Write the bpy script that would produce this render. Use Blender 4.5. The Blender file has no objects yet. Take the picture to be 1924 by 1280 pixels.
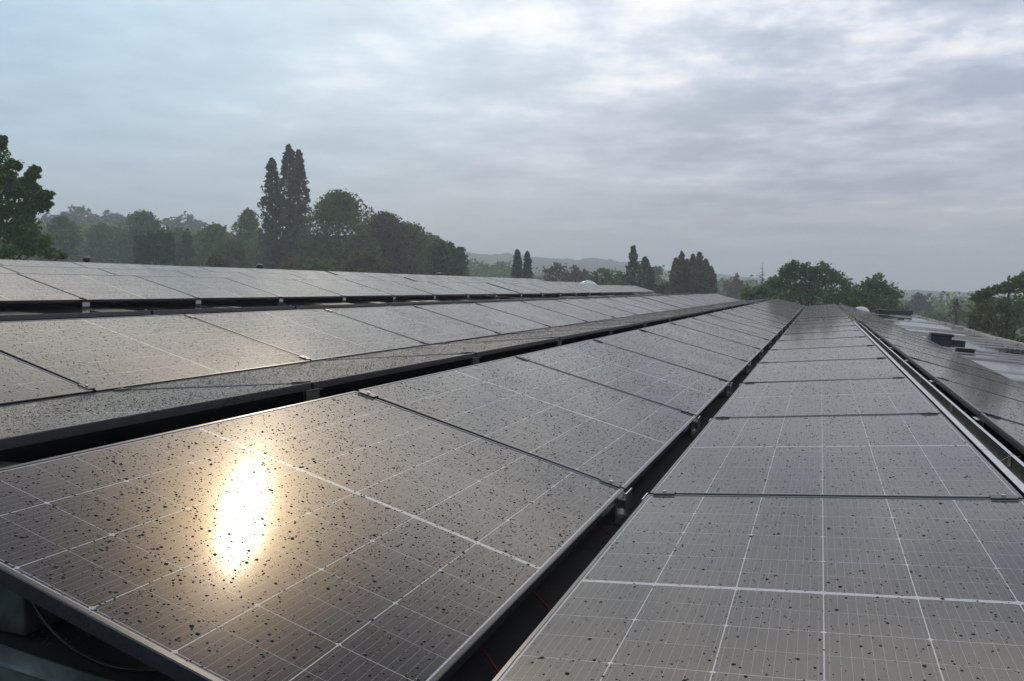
import bpy, math, random
import numpy as np
from mathutils import Vector, Matrix

# ---------------------------------------------------------------- camera, sky, sun, exposure
scene = bpy.context.scene
COL = scene.collection
H = 7.5                                   # eye height above the ground
YAW, PITCH, FPX = math.radians(20.544), math.radians(3.562), 1545.5
FWD = Vector((-math.sin(YAW)*math.cos(PITCH), math.cos(YAW)*math.cos(PITCH), -math.sin(PITCH)))
RIGHT = Vector((math.cos(YAW), math.sin(YAW), 0))
UP = RIGHT.cross(FWD)
cam_data = bpy.data.cameras.new('camera')
cam_data.sensor_width = 36.0
cam_data.lens = FPX/1924*36.0
cam_data.clip_start = 0.05
cam_data.clip_end = 6000
cam = bpy.data.objects.new('camera', cam_data)
m = Matrix((RIGHT, UP, -FWD)).transposed().to_4x4()
m.translation = Vector((0, 0, H))
cam.matrix_world = m
COL.objects.link(cam)
scene.camera = cam

SUN_EL, SUN_AZ = math.radians(32.4), math.radians(27.3)          # azimuth measured from +Y towards -X
SUN = Vector((-math.sin(SUN_AZ)*math.cos(SUN_EL), math.cos(SUN_AZ)*math.cos(SUN_EL), math.sin(SUN_EL)))
sun_data = bpy.data.lights.new('sun', 'SUN')
sun_data.energy = 0.5
sun_data.angle = math.radians(0.6)
sun_data.color = (1.0, 0.86, 0.68)
sun = bpy.data.objects.new('sun', sun_data)
sun.rotation_euler = (-SUN).to_track_quat('-Z', 'Y').to_euler()
sun.location = (0, 0, 60)
COL.objects.link(sun)

scene.view_settings.view_transform = 'Standard'
scene.view_settings.look = 'None'
scene.view_settings.exposure = 0.2
scene.view_settings.gamma = 1.0
scene.render.engine = 'CYCLES'
scene.cycles.use_denoising = True
scene.cycles.volume_bounces = 1
scene.cycles.max_bounces = 8
scene.cycles.sample_clamp_indirect = 4.0
scene.cycles.sample_clamp_direct = 6.0


class NT:
    """small helper for building node trees"""
    def __init__(self, tree):
        self.t = tree
        tree.nodes.clear()

    def n(self, kind, **kw):
        nd = self.t.nodes.new(kind)
        for k, v in kw.items():
            if k == 'inp':
                for kk, vv in v.items():
                    self.set(nd.inputs[kk], vv)
            else:
                setattr(nd, k, v)
        return nd

    def set(self, sock, v):
        if isinstance(v, bpy.types.NodeSocket):
            self.t.links.new(v, sock)
        else:
            sock.default_value = v

    def math(self, op, a, b=0.0, c=None, clamp=False):
        nd = self.t.nodes.new('ShaderNodeMath')
        nd.operation = op
        nd.use_clamp = clamp
        self.set(nd.inputs[0], a)
        self.set(nd.inputs[1], b)
        if c is not None:
            self.set(nd.inputs[2], c)
        return nd.outputs[0]

    def vmath(self, op, a, b=None):
        nd = self.t.nodes.new('ShaderNodeVectorMath')
        nd.operation = op
        self.set(nd.inputs[0], a)
        if b is not None:
            self.set(nd.inputs[1], b)
        return nd

    def mix(self, f, a, b):
        nd = self.t.nodes.new('ShaderNodeMix')
        nd.data_type = 'RGBA'
        self.set(nd.inputs[0], f)
        for i, v in ((6, a), (7, b)):
            if isinstance(v, tuple) and len(v) == 3:
                v = v+(1,)
            self.set(nd.inputs[i], v)
        return nd.outputs[2]

    def ramp(self, v, lo, hi, smooth=True):
        nd = self.t.nodes.new('ShaderNodeMapRange')
        nd.interpolation_type = 'SMOOTHSTEP' if smooth else 'LINEAR'
        self.set(nd.inputs[0], v)
        self.set(nd.inputs[1], lo)
        self.set(nd.inputs[2], hi)
        return nd.outputs[0]

    def noise(self, vec, scale, detail=4, rough=.5, dist=0.0):
        nd = self.n('ShaderNodeTexNoise', inp={'Scale': scale, 'Detail': detail, 'Roughness': rough, 'Distortion': dist})
        if vec is not None:
            self.t.links.new(vec, nd.inputs['Vector'])
        return nd.outputs['Fac']

    def scale(self, vec, s):
        nd = self.n('ShaderNodeMapping', inp={'Scale': s})
        self.t.links.new(vec, nd.inputs['Vector'])
        return nd.outputs[0]


def build_world():
    w = bpy.data.worlds.new('World')
    scene.world = w
    w.use_nodes = True
    t = NT(w.node_tree)
    out = t.n('ShaderNodeOutputWorld')
    bg = t.n('ShaderNodeBackground', inp={'Strength': 0.1})
    t.t.links.new(bg.outputs[0], out.inputs[0])
    sky = t.n('ShaderNodeTexSky', sky_type='NISHITA', sun_disc=False, sun_elevation=SUN_EL,
              sun_rotation=-SUN_AZ, air_density=1.6, dust_density=4.0, ozone_density=1.5)
    d = t.n('ShaderNodeTexCoord').outputs['Generated']
    sep = t.n('ShaderNodeSeparateXYZ')
    t.t.links.new(d, sep.inputs[0])
    z = sep.outputs[2]
    zz = t.math('ADD', t.math('MAXIMUM', z, 0.0), 0.085)
    px = t.math('DIVIDE', sep.outputs[0], zz)
    py = t.math('DIVIDE', sep.outputs[1], zz)
    # flat cloud deck coordinates, turned so that the bands lie across the view
    ca, sa = math.cos(YAW), math.sin(YAW)
    cx = t.math('ADD', t.math('MULTIPLY', px, ca), t.math('MULTIPLY', py, sa))
    cy = t.math('SUBTRACT', t.math('MULTIPLY', py, ca), t.math('MULTIPLY', px, sa))
    comb = t.n('ShaderNodeCombineXYZ')
    t.set(comb.inputs[0], cx)
    t.set(comb.inputs[1], cy)
    P = comb.outputs[0]
    big = t.noise(t.scale(P, (0.45, 0.62, 1)), 1.0, 5, .55, .3)
    mid = t.noise(t.scale(P, (1.5, 1.5, 1)), 1.25, 6, .55, .15)
    fine = t.noise(t.scale(P, (3.6, 3.4, 1)), 1.9, 6, .58, .1)
    sund = t.vmath('DOT_PRODUCT', d, tuple(SUN)).outputs['Value']
    glow = t.ramp(sund, 0.84, 1.0)
    ang = t.math('MULTIPLY', t.math('ARCCOSINE', t.math('MINIMUM', sund, 1.0)), 180/math.pi)
    core = t.math('POWER', 2.71828, t.math('MULTIPLY', ang, -1/2.4))
    core = t.math('MULTIPLY', core, t.math('SUBTRACT', 1.0, t.ramp(ang, 8.0, 14.0)))
    side = t.ramp(t.vmath('DOT_PRODUCT', d, tuple(RIGHT)).outputs['Value'], -.40, .42)
    up = t.ramp(z, .04, .30)
    dens = t.math('ADD', t.math('MULTIPLY', big, .46), t.math('ADD', t.math('MULTIPLY', mid, .40), t.math('MULTIPLY', fine, .14)))
    # deck colours (values divided by the background strength)
    low = t.mix(side, (3.3, 4.3, 5.3), (3.1, 3.35, 4.3))
    high = t.mix(side, (3.7, 5.4, 7.0), (4.0, 4.6, 5.8))
    blue = t.mix(up, low, high)
    lowg = t.mix(side, (3.9, 4.9, 5.9), (4.4, 4.6, 5.6))
    highg = t.mix(side, (4.7, 6.5, 8.0), (6.8, 7.4, 8.7))
    grey = t.mix(up, lowg, highg)
    white = t.mix(side, (7.0, 7.9, 8.7), (10.8, 10.3, 9.8))
    soft = t.math('MULTIPLY_ADD', side, -.02, .090)
    c = t.mix(t.ramp(dens, t.math('SUBTRACT', .475, soft), t.math('ADD', .475, soft)), blue, grey)
    thr = t.math('SUBTRACT', .640, t.math('MULTIPLY', t.math('ADD', up, t.math('MULTIPLY', side, .55)), .070))
    hi = t.ramp(dens, t.math('SUBTRACT', thr, .07), t.math('ADD', thr, .08))
    c = t.mix(t.math('MULTIPLY', hi, t.math('MULTIPLY_ADD', up, .55, .45)), c, white)
    # veiled horizon
    hor = t.math('SUBTRACT', 1.0, t.ramp(z, -.02, .15))
    c = t.mix(t.math('MULTIPLY', hor, .70), c, t.mix(side, (4.6, 5.1, 5.55), (5.1, 5.0, 5.25)))
    # thin blue of the clear sky showing through
    c = t.mix(.05, c, sky.outputs[0])
    # thicker, darker cloud behind the viewer
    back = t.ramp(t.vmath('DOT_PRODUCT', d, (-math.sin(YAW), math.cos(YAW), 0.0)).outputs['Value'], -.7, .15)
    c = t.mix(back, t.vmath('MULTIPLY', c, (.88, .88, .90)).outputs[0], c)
    # bright cloud round the hidden sun
    # the deck thins overhead towards the sun, so it is brighter above the view
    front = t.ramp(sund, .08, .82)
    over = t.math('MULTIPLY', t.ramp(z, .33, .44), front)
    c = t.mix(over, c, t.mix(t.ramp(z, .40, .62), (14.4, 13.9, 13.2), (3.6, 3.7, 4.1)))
    g = t.mix(glow, (0, 0, 0), (.9, .8, .6))
    g2 = t.mix(core, (0, 0, 0), (130, 92, 47))
    s1 = t.vmath('ADD', c, g).outputs[0]
    s2 = t.vmath('ADD', s1, g2).outputs[0]
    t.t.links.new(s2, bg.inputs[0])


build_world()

# ---------------------------------------------------------------- helpers


def at(px, py, D, right=0.0):
    """world point seen at photo pixel (px,py), D metres away over the ground"""
    d = RIGHT*((px-962)/FPX)-UP*((py-640)/FPX)+FWD
    k = D/math.hypot(d.x, d.y)
    return Vector((0, 0, H))+d*k


def tag(o, label=None, cat=None, group=None, kind=None):
    if label:
        o['label'] = label
    if cat:
        o['category'] = cat
    if group:
        o['group'] = group
    if kind:
        o['kind'] = kind
    return o


def empty(name, loc=(0, 0, 0), rot=(0, 0, 0), label=None, cat=None, group=None):
    o = bpy.data.objects.new(name, None)
    o.location = loc
    o.rotation_euler = rot
    o.empty_display_size = .1
    COL.objects.link(o)
    return tag(o, label, cat, group)


class MB:
    """collects boxes, tubes, prisms into one mesh"""
    def __init__(self):
        self.v, self.f = [], []

    def poly(self, vs, fs):
        b = len(self.v)
        self.v += [tuple(x) for x in vs]
        self.f += [tuple(b+i for i in f) for f in fs]
        return self

    def box(self, x0, x1, y0, y1, z0, z1, M=None):
        vs = [(x0, y0, z0), (x1, y0, z0), (x1, y1, z0), (x0, y1, z0), (x0, y0, z1), (x1, y0, z1), (x1, y1, z1), (x0, y1, z1)]
        if M is not None:
            vs = [M @ Vector(v) for v in vs]
        return self.poly(vs, [(0, 3, 2, 1), (4, 5, 6, 7), (0, 1, 5, 4), (1, 2, 6, 5), (2, 3, 7, 6), (3, 0, 4, 7)])

    def tube(self, pts, rads, n=8, cap=True):
        pts = [Vector(p) for p in pts]
        if not isinstance(rads, (list, tuple)):
            rads = [rads]*len(pts)
        b = len(self.v)
        ref = None
        for i, p in enumerate(pts):
            d = (pts[min(i+1, len(pts)-1)]-pts[max(i-1, 0)]).normalized()
            if ref is None:
                ref = d.orthogonal().normalized()
            ref = (ref-d*ref.dot(d))
            ref = ref.normalized() if ref.length > 1e-6 else d.orthogonal().normalized()
            bi = d.cross(ref)
            for k in range(n):
                a = 2*math.pi*k/n
                self.v.append(tuple(p+(ref*math.cos(a)+bi*math.sin(a))*rads[i]))
        for i in range(len(pts)-1):
            for k in range(n):
                k2 = (k+1) % n
                self.f.append((b+i*n+k, b+i*n+k2, b+(i+1)*n+k2, b+(i+1)*n+k))
        if cap:
            self.f.append(tuple(b+k for k in range(n))[::-1])
            self.f.append(tuple(b+(len(pts)-1)*n+k for k in range(n)))
        return self

    def lathe(self, prof, n=24, c=(0, 0, 0)):
        b = len(self.v)
        for r, z in prof:
            for k in range(n):
                a = 2*math.pi*k/n
                self.v.append((c[0]+r*math.cos(a), c[1]+r*math.sin(a), c[2]+z))
        for i in range(len(prof)-1):
            for k in range(n):
                k2 = (k+1) % n
                self.f.append((b+i*n+k, b+i*n+k2, b+(i+1)*n+k2, b+(i+1)*n+k))
        self.f.append(tuple(b+k for k in range(n))[::-1])
        self.f.append(tuple(b+(len(prof)-1)*n+k for k in range(n)))
        return self

    def mesh(self, name, mat, smooth=False, bevel=0.0):
        me = bpy.data.meshes.new(name)
        me.from_pydata(self.v, [], self.f)
        me.materials.append(mat)
        if smooth:
            me.shade_smooth()
        me.update()
        return me

    def build(self, name, mat, parent=None, smooth=False, bevel=0.0):
        o = bpy.data.objects.new(name, self.mesh(name, mat, smooth))
        COL.objects.link(o)
        if parent is not None:
            o.parent = parent
        if bevel:
            md = o.modifiers.new('bevel', 'BEVEL')
            md.width = bevel
            md.segments = 2
            md.limit_method = 'ANGLE'
        return o


def np_mesh(name, V, Q, mat, smooth=False):
    """fast mesh from numpy verts (n,3) and quads (m,4)"""
    me = bpy.data.meshes.new(name)
    k = Q.shape[1]
    me.vertices.add(len(V))
    me.vertices.foreach_set('co', np.ascontiguousarray(V, dtype=np.float32).ravel())
    me.loops.add(Q.size)
    me.loops.foreach_set('vertex_index', np.ascontiguousarray(Q, dtype=np.int32).ravel())
    me.polygons.add(len(Q))
    me.polygons.foreach_set('loop_start', np.arange(0, Q.size, k, dtype=np.int32))
    if smooth:
        me.polygons.foreach_set('use_smooth', np.ones(len(Q), dtype=bool))
    me.materials.append(mat)
    me.update(calc_edges=True)
    me.validate()
    return me


def link(name, me, parent=None, loc=None):
    o = bpy.data.objects.new(name, me)
    COL.objects.link(o)
    if parent is not None:
        o.parent = parent
    if loc is not None:
        o.location = loc
    return o


# ---------------------------------------------------------------- materials


def mat_simple(name, col, rough=.5, metal=0.0, spec=.5, noise=None, bump=None, var=.25):
    mt = bpy.data.materials.new(name)
    mt.use_nodes = True
    t = NT(mt.node_tree)
    out = t.n('ShaderNodeOutputMaterial')
    p = t.n('ShaderNodeBsdfPrincipled', inp={'Roughness': rough, 'Metallic': metal, 'Specular IOR Level': spec})
    t.t.links.new(p.outputs[0], out.inputs[0])
    co = t.n('ShaderNodeTexCoord').outputs['Object']
    sc = noise or 12.0
    f = t.noise(co, sc, 6, .6)
    lo = tuple(c*(1-var) for c in col)
    hi = tuple(min(1, c*(1+var)) for c in col)
    t.set(p.inputs['Base Color'], t.mix(t.ramp(f, .3, .7), lo, hi))
    t.set(p.inputs['Roughness'], t.math('MULTIPLY_ADD', t.noise(co, sc*2.3, 4), .3*rough, rough*.85))
    if bump:
        b = t.n('ShaderNodeBump', inp={'Strength': bump[1], 'Distance': bump[2]})
        t.t.links.new(t.noise(co, bump[0], 5, .6), b.inputs['Height'])
        t.t.links.new(b.outputs[0], p.inputs['Normal'])
    return mt


def mat_glass():
    mt = bpy.data.materials.new('solar_glass')
    mt.use_nodes = True
    t = NT(mt.node_tree)
    out = t.n('ShaderNodeOutputMaterial')
    p = t.n('ShaderNodeBsdfDiffuse')
    gl = t.n('ShaderNodeBsdfGlossy', distribution='MULTI_GGX', inp={'Color': (1.0, .962, .91, 1)})
    fr = t.n('ShaderNodeFresnel', inp={'IOR': 1.54})
    ms = t.n('ShaderNodeMixShader')
    t.t.links.new(fr.outputs[0], ms.inputs[0])
    t.t.links.new(p.outputs[0], ms.inputs[1])
    # patterned front glass: a narrow lobe plus a little wide scatter
    gw = t.n('ShaderNodeBsdfGlossy', distribution='MULTI_GGX', inp={'Color': (1.0, .962, .91, 1), 'Roughness': .22})
    m2 = t.n('ShaderNodeMixShader', inp={0: .14})
    t.t.links.new(gl.outputs[0], m2.inputs[1])
    t.t.links.new(gw.outputs[0], m2.inputs[2])
    t.t.links.new(m2.outputs[0], ms.inputs[2])
    t.t.links.new(ms.outputs[0], out.inputs[0])
    co = t.n('ShaderNodeTexCoord').outputs['Object']
    sep = t.n('ShaderNodeSeparateXYZ')
    t.t.links.new(co, sep.inputs[0])
    x, y = sep.outputs[0], sep.outputs[1]
    ax, ay = t.math('ABSOLUTE', x), t.math('ABSOLUTE', y)
    CW, HL, G0 = .184, .1065, .0065

    def near(v, period, w):           # 1 where v is within w of a multiple of period
        r = t.math('PINGPONG', v, period/2)
        # pingpong gives distance to nearest multiple of `period`
        return t.math('LESS_THAN', r, w), r
    col_l, rx = near(ax, CW, .0012)
    yy = t.math('SUBTRACT', ay, G0)
    full_l, ry = near(yy, HL*2, .0011)
    half_l, _ = near(yy, HL, .0006)
    cen = t.math('LESS_THAN', ay, G0)
    dia = t.math('LESS_THAN', t.math('ADD', rx, ry), .0068)
    mar = t.math('MAXIMUM', t.math('GREATER_THAN', ax, .5415), t.math('GREATER_THAN', ay, .8645))
    line = t.math('MAXIMUM', t.math('MAXIMUM', col_l, cen), t.math('MAXIMUM', dia, mar))
    thin = t.math('MULTIPLY', t.math('MAXIMUM', full_l, half_l), .62)
    bus, _ = near(t.math('ADD', ax, CW/20), CW/10, .00035)
    bus = t.math('MULTIPLY', bus, .5)
    lines = t.math('MAXIMUM', line, t.math('MAXIMUM', thin, bus))
    # cells: faint tint differences from cell to cell
    obj = t.n('ShaderNodeObjectInfo').outputs['Random']
    cellv = t.n('ShaderNodeCombineXYZ')
    t.set(cellv.inputs[0], t.math('FLOOR', t.math('DIVIDE', x, CW)))
    t.set(cellv.inputs[1], t.math('FLOOR', t.math('DIVIDE', y, HL)))
    t.set(cellv.inputs[2], t.math('MULTIPLY', obj, 57.0))
    wn = t.n('ShaderNodeTexWhiteNoise')
    t.t.links.new(cellv.outputs[0], wn.inputs['Vector'])
    base = t.mix(wn.outputs['Value'], (.017, .016, .021), (.026, .024, .032))
    t.set(p.inputs['Color'], t.mix(lines, base, (.43, .43, .46)))
    fl = t.noise(co, 5.0, 5, .6)
    t.set(gl.inputs['Roughness'], t.math('ADD', t.math('MULTIPLY_ADD', fl, .03, .050), t.math('MULTIPLY', t.n('ShaderNodeObjectInfo').outputs['Random'], .02)))
    # rolled, finely grained front glass
    b = t.n('ShaderNodeBump', inp={'Strength': .10, 'Distance': .0005})
    t.t.links.new(t.noise(co, 620, 2, .5), b.inputs['Height'])
    t.t.links.new(b.outputs[0], gl.inputs['Normal'])
    return mt


def mat_water_drop():
    mt = bpy.data.materials.new('water_drop')
    mt.use_nodes = True
    p = mt.node_tree.nodes['Principled BSDF']
    p.inputs['Base Color'].default_value = (.010, .010, .012, 1)
    p.inputs['Roughness'].default_value = .03
    p.inputs['IOR'].default_value = 1.333
    return mt


def mat_wet_felt():
    mt = bpy.data.materials.new('wet_roofing_felt')
    mt.use_nodes = True
    t = NT(mt.node_tree)
    out = t.n('ShaderNodeOutputMaterial')
    p = t.n('ShaderNodeBsdfPrincipled')
    t.t.links.new(p.outputs[0], out.inputs[0])
    co = t.n('ShaderNodeTexCoord').outputs['Object']
    grain = t.noise(co, 160, 4, .7)
    blot = t.noise(t.scale(co, (.5, 2.2, 1)), 1.1, 6, .6)
    pud = t.ramp(t.noise(t.scale(co, (.16, 1.0, 1)), .8, 5, .55, .3), .41, .53)
    sep = t.n('ShaderNodeSeparateXYZ')
    t.t.links.new(co, sep.inputs[0])
    # water only stands where the roof is open: the bare right side and the walkway
    openr = t.math('MAXIMUM', t.ramp(sep.outputs[0], 8.2, 8.6), t.ramp(sep.outputs[0], 1.1, .7))
    pud = t.math('MULTIPLY', pud, openr)
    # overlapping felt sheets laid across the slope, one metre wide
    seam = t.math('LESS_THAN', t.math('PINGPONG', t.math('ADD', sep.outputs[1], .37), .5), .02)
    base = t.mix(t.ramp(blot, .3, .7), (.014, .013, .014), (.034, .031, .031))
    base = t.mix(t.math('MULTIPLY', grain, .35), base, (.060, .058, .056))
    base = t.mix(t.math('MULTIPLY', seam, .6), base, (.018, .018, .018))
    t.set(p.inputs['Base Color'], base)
    t.set(p.inputs['Roughness'], t.math('MULTIPLY_ADD', pud, -.54, t.math('MULTIPLY_ADD', openr, -.18, .76)))
    t.set(p.inputs['Specular IOR Level'], t.math('MULTIPLY_ADD', openr, .3, .2))
    b = t.n('ShaderNodeBump', inp={'Distance': .004})
    t.set(b.inputs['Strength'], t.math('MULTIPLY_ADD', pud, -.52, .55))
    hgt = t.math('ADD', t.math('MULTIPLY', grain, .7), t.math('MULTIPLY', t.noise(co, 14, 4), .5))
    t.t.links.new(hgt, b.inputs['Height'])
    t.t.links.new(b.outputs[0], p.inputs['Normal'])
    return mt


def mat_leaf(name, c1, c2, c3=None, patch=.35, trans=.48):
    """leaf colours vary leaf by leaf and branch by branch"""
    mt = bpy.data.materials.new(name)
    mt.use_nodes = True
    t = NT(mt.node_tree)
    out = t.n('ShaderNodeOutputMaterial')
    geo = t.n('ShaderNodeNewGeometry')
    rnd = geo.outputs['Random Per Island']
    co = t.n('ShaderNodeTexCoord').outputs['Object']
    f = t.noise(co, patch, 3, .6)
    c = t.mix(t.ramp(t.math('ADD', t.math('MULTIPLY', f, .75), t.math('MULTIPLY', rnd, .25)), .3, .68), c1, c2)
    if c3:
        c = t.mix(t.ramp(t.noise(co, patch*1.7, 3, .6), .56, .72), c, c3)
    p = t.n('ShaderNodeBsdfPrincipled', inp={'Roughness': .55, 'Specular IOR Level': .3})
    t.set(p.inputs['Base Color'], c)
    tr = t.n('ShaderNodeBsdfTranslucent')
    t.set(tr.inputs['Color'], c)
    mx = t.n('ShaderNodeMixShader', inp={0: trans})
    t.t.links.new(p.outputs[0], mx.inputs[1])
    t.t.links.new(tr.outputs[0], mx.inputs[2])
    t.t.links.new(mx.outputs[0], out.inputs[0])
    return mt


M = {}
M['glass'] = mat_glass()
M['drop'] = mat_water_drop()
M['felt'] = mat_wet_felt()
M['frame'] = mat_simple('anodised_frame', (.035, .035, .038), .25, .2, .8, 30, var=.12)
M['galv'] = mat_simple('galvanised_steel', (.55, .57, .58), .34, 1.0, .5, 18, var=.18)
M['galv_dull'] = mat_simple('dull_galvanised_steel', (.30, .32, .31), .45, 1.0, .5, 9, var=.35)
M['tray'] = mat_simple('shade_dark_tray', (.055, .062, .056), .42, .45, .5, 9, var=.4)  # metal darkened to stand in for shade in the channel and gaps
M['clamp'] = mat_simple('black_clamp', (.03, .03, .032), .35, 0.0, .6, 40)
M['alu'] = mat_simple('bare_aluminium', (.62, .63, .64), .3, 1.0, .5, 30, var=.1)
M['concrete'] = mat_simple('dark_concrete', (.05, .058, .053), .8, 0, .4, 14, (60, .4, .003), var=.3)
M['cable'] = mat_simple('black_cable', (.012, .012, .012), .4, 0, .5)
M['cable_red'] = mat_simple('red_cable', (.10, .006, .006), .4, 0, .5)
M['dome'] = mat_simple('opal_acrylic', (.58, .60, .62), .18, 0, .5, 6, var=.04)
M['vent'] = mat_simple('black_plastic', (.018, .018, .02), .45, 0, .5, 20)
M['grey_box'] = mat_simple('weathered_zinc', (.27, .28, .29), .55, .3, .5, 9, (40, .3, .002), var=.3)
M['wall'] = mat_simple('rendered_wall', (.42, .40, .37), .85, 0, .3, 3, (60, .3, .004))
M['stone'] = mat_simple('pale_edge_strip', (.30, .29, .26), .7, 0, .4, 7, (24, .9, .02), var=.5)
M['bark'] = mat_simple('bark', (.06, .05, .04), .9, 0, .2, 4, (12, .6, .03), var=.4)
M['ground'] = mat_simple('meadow_ground', (.055, .075, .03), .9, 0, .2, .05, (1.5, .5, .2), var=.45)
M['hill'] = mat_simple('wooded_hill', (.035, .05, .03), .9, 0, .2, .05, (.25, .8, 2.0), var=.5)
M['pole'] = mat_simple('white_pole', (.45, .46, .47), .4, 0, .5, 3)
M['flag_red'] = mat_simple('red_cloth', (.55, .06, .07), .8, 0, .2, 3)
M['flag_yellow'] = mat_simple('yellow_cloth', (.70, .42, .06), .8, 0, .2, 3)
M['window'] = mat_simple('dark_window', (.02, .025, .03), .08, 0, .5, 3)

# ---------------------------------------------------------------- ground and hills


def ground_sheet():
    rng = np.random.default_rng(3)
    rs = [0, 20, 60, 120, 220, 360, 520, 720, 960, 1250, 1500]
    n = 64
    V = [(0, 0, 0)]
    for r in rs[1:]:
        for k in range(n):
            a = 2*math.pi*k/n
            V.append((r*math.cos(a), r*math.sin(a), float(rng.normal(0, .15)) if r > 100 else 0.0))
    F = [(0, 1+k, 1+(k+1) % n) for k in range(n)]
    for i in range(len(rs)-2):
        for k in range(n):
            a, b = 1+i*n+k, 1+i*n+(k+1) % n
            F.append((a, a+n, b+n, b))
    me = bpy.data.meshes.new('ground')
    me.from_pydata(V, [], F)
    me.materials.append(M['ground'])
    me.update()
    tag(link('ground', me), 'green meadow and garden ground far below the roof', None, None, 'structure')


def interp(pts, x):
    return float(np.interp(x, [p[0] for p in pts], [p[1] for p in pts]))


def ridge(name, label, prof, D, depth, seed, lump):
    """a wooded ridge whose crest stands D metres off; prof = (pixel x, pixel y of the crest)"""
    rng = np.random.default_rng(seed)
    nx = 420
    ts = [0, .12, .25, .4, .52, .64, .75, .84, .92, .97, 1.0, 1.05, 1.2, 1.6, 2.2]
    x0, x1 = prof[0][0], prof[-1][0]
    V = []
    gx = np.linspace(x0, x1, nx)
    base = np.interp(gx, [p[0] for p in prof], [p[1] for p in prof])
    noise = sum(a*np.interp(np.linspace(0, k, nx), np.arange(k+1), rng.normal(0, 1, k+1)) for a, k in ((1.0, 60), (.8, 150), (.5, 400)))
    for j, tt in enumerate(ts):
        jit = sum(a*np.interp(np.linspace(0, k, nx), np.arange(k+1), rng.normal(0, 1, k+1)) for a, k in ((.8, 90), (.8, 300)))
        for i in range(nx):
            c = at(gx[i], base[i], D)
            dr = Vector((c.x, c.y, 0)).normalized()
            hgt = max(c.z, 1.0)
            if tt <= 1:
                z = hgt*(1-(1-tt)**1.6)
            else:
                z = hgt*max(0, 1-(tt-1)/1.2)
            p = Vector((c.x, c.y, 0))+dr*depth*(tt-1)
            n_ = noise[i]*lump*(1 if tt > .8 else .0)+jit[i]*lump*.9
            V.append((p.x, p.y, -.5 if j in (0, len(ts)-1) else max(z+n_*min(1, tt*3), -.5)))
    F = []
    for j in range(len(ts)-1):
        for i in range(nx-1):
            a = j*nx+i
            F.append((a, a+1, a+1+nx, a+nx))
    me = bpy.data.meshes.new(name)
    me.from_pydata(V, [], F)
    me.materials.append(M['hill'])
    me.update()
    return tag(link(name, me), label, None, None, 'structure')


# ---------------------------------------------------------------- trees


def leaf_quads(centres, sigma, count, size, rng, flat=0.0, shell=.0):
    """count leaf quads spread round every clump centre"""
    n = len(centres)*count
    c = np.repeat(np.asarray(centres), count, axis=0)
    s = np.repeat(np.asarray(sigma).reshape(-1, 1), count, axis=0)
    off = rng.normal(0, 1, (n, 3))
    ln = np.linalg.norm(off, axis=1, keepdims=True)
    off = off/ln*np.minimum(ln, 1.9)
    p = c+off*s*(1, 1, .8)
    nrm = rng.normal(0, 1, (n, 3))
    nrm[:, 2] += flat
    nrm /= np.linalg.norm(nrm, axis=1, keepdims=True)
    a = np.cross(nrm, rng.normal(0, 1, (n, 3)))
    a /= np.linalg.norm(a, axis=1, keepdims=True)
    b = np.cross(nrm, a)
    sz = size*rng.uniform(.6, 1.4, (n, 1))
    a = a*sz
    b = b*sz*.62
    V = np.empty((n, 4, 3))
    V[:, 0] = p-a
    V[:, 1] = p-b+nrm*sz*.12
    V[:, 2] = p+a
    V[:, 3] = p+b+nrm*sz*.12
    return V.reshape(-1, 3), np.arange(n*4).reshape(-1, 4)


def crown_from_lobes(lobes, rng, leaf, cover, clumps=26, stretch=1.0):
    """lobes: (centre Vector, rx, rz). Returns leaf verts and quads"""
    cs, sg = [], []
    area = 0
    for c, rx, rz in lobes:
        k = max(6, int(clumps))
        for _ in range(k):
            d = rng.normal(0, 1, 3)
            d /= np.linalg.norm(d)
            r = rng.uniform(.05, .90)**.6
            cs.append((c.x+d[0]*rx*r, c.y+d[1]*rx*r, c.z+d[2]*rz*r))
            sg.append(min(rx, rz)*rng.uniform(.20, .36))
        area += math.pi*rx*rz*k/k
    total = cover*1.5*area/(leaf*leaf*1.24)
    per = max(5, int(total/len(cs)))
    V, Q = leaf_quads(cs, sg, per, leaf, rng)
    return V, Q, cs


def limbs(mb, base, top, targets, r0, rng, n=6, max_t=14):
    """tapered trunk with a few limbs that run into the crown"""
    b, t = Vector(base), Vector(top)
    pts, rad = [], []
    for i in range(7):
        f = i/6
        p = b.lerp(t, f)
        if 0 < i < 6:
            p += Vector((rng.normal(0, .12), rng.normal(0, .12), 0))*r0*2
        pts.append(p)
        rad.append(r0*(1-f*.8)*(1.35 if i == 0 else 1))
    mb.tube(pts, rad, 8)
    idx = rng.permutation(len(targets))[:max_t]
    for k in idx:
        g = Vector(targets[k])
        f = rng.uniform(.35, .9)
        s = b.lerp(t, f)
        if g.z < s.z:
            s = b.lerp(t, .35)
        midp = s.lerp(g, .5)+Vector((0, 0, (g-s).length*.08))
        r = r0*(1-f*.8)*.5
        mb.tube([s, midp, g], [r, r*.6, r*.15], n)


TREES = bpy.data.collections


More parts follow.
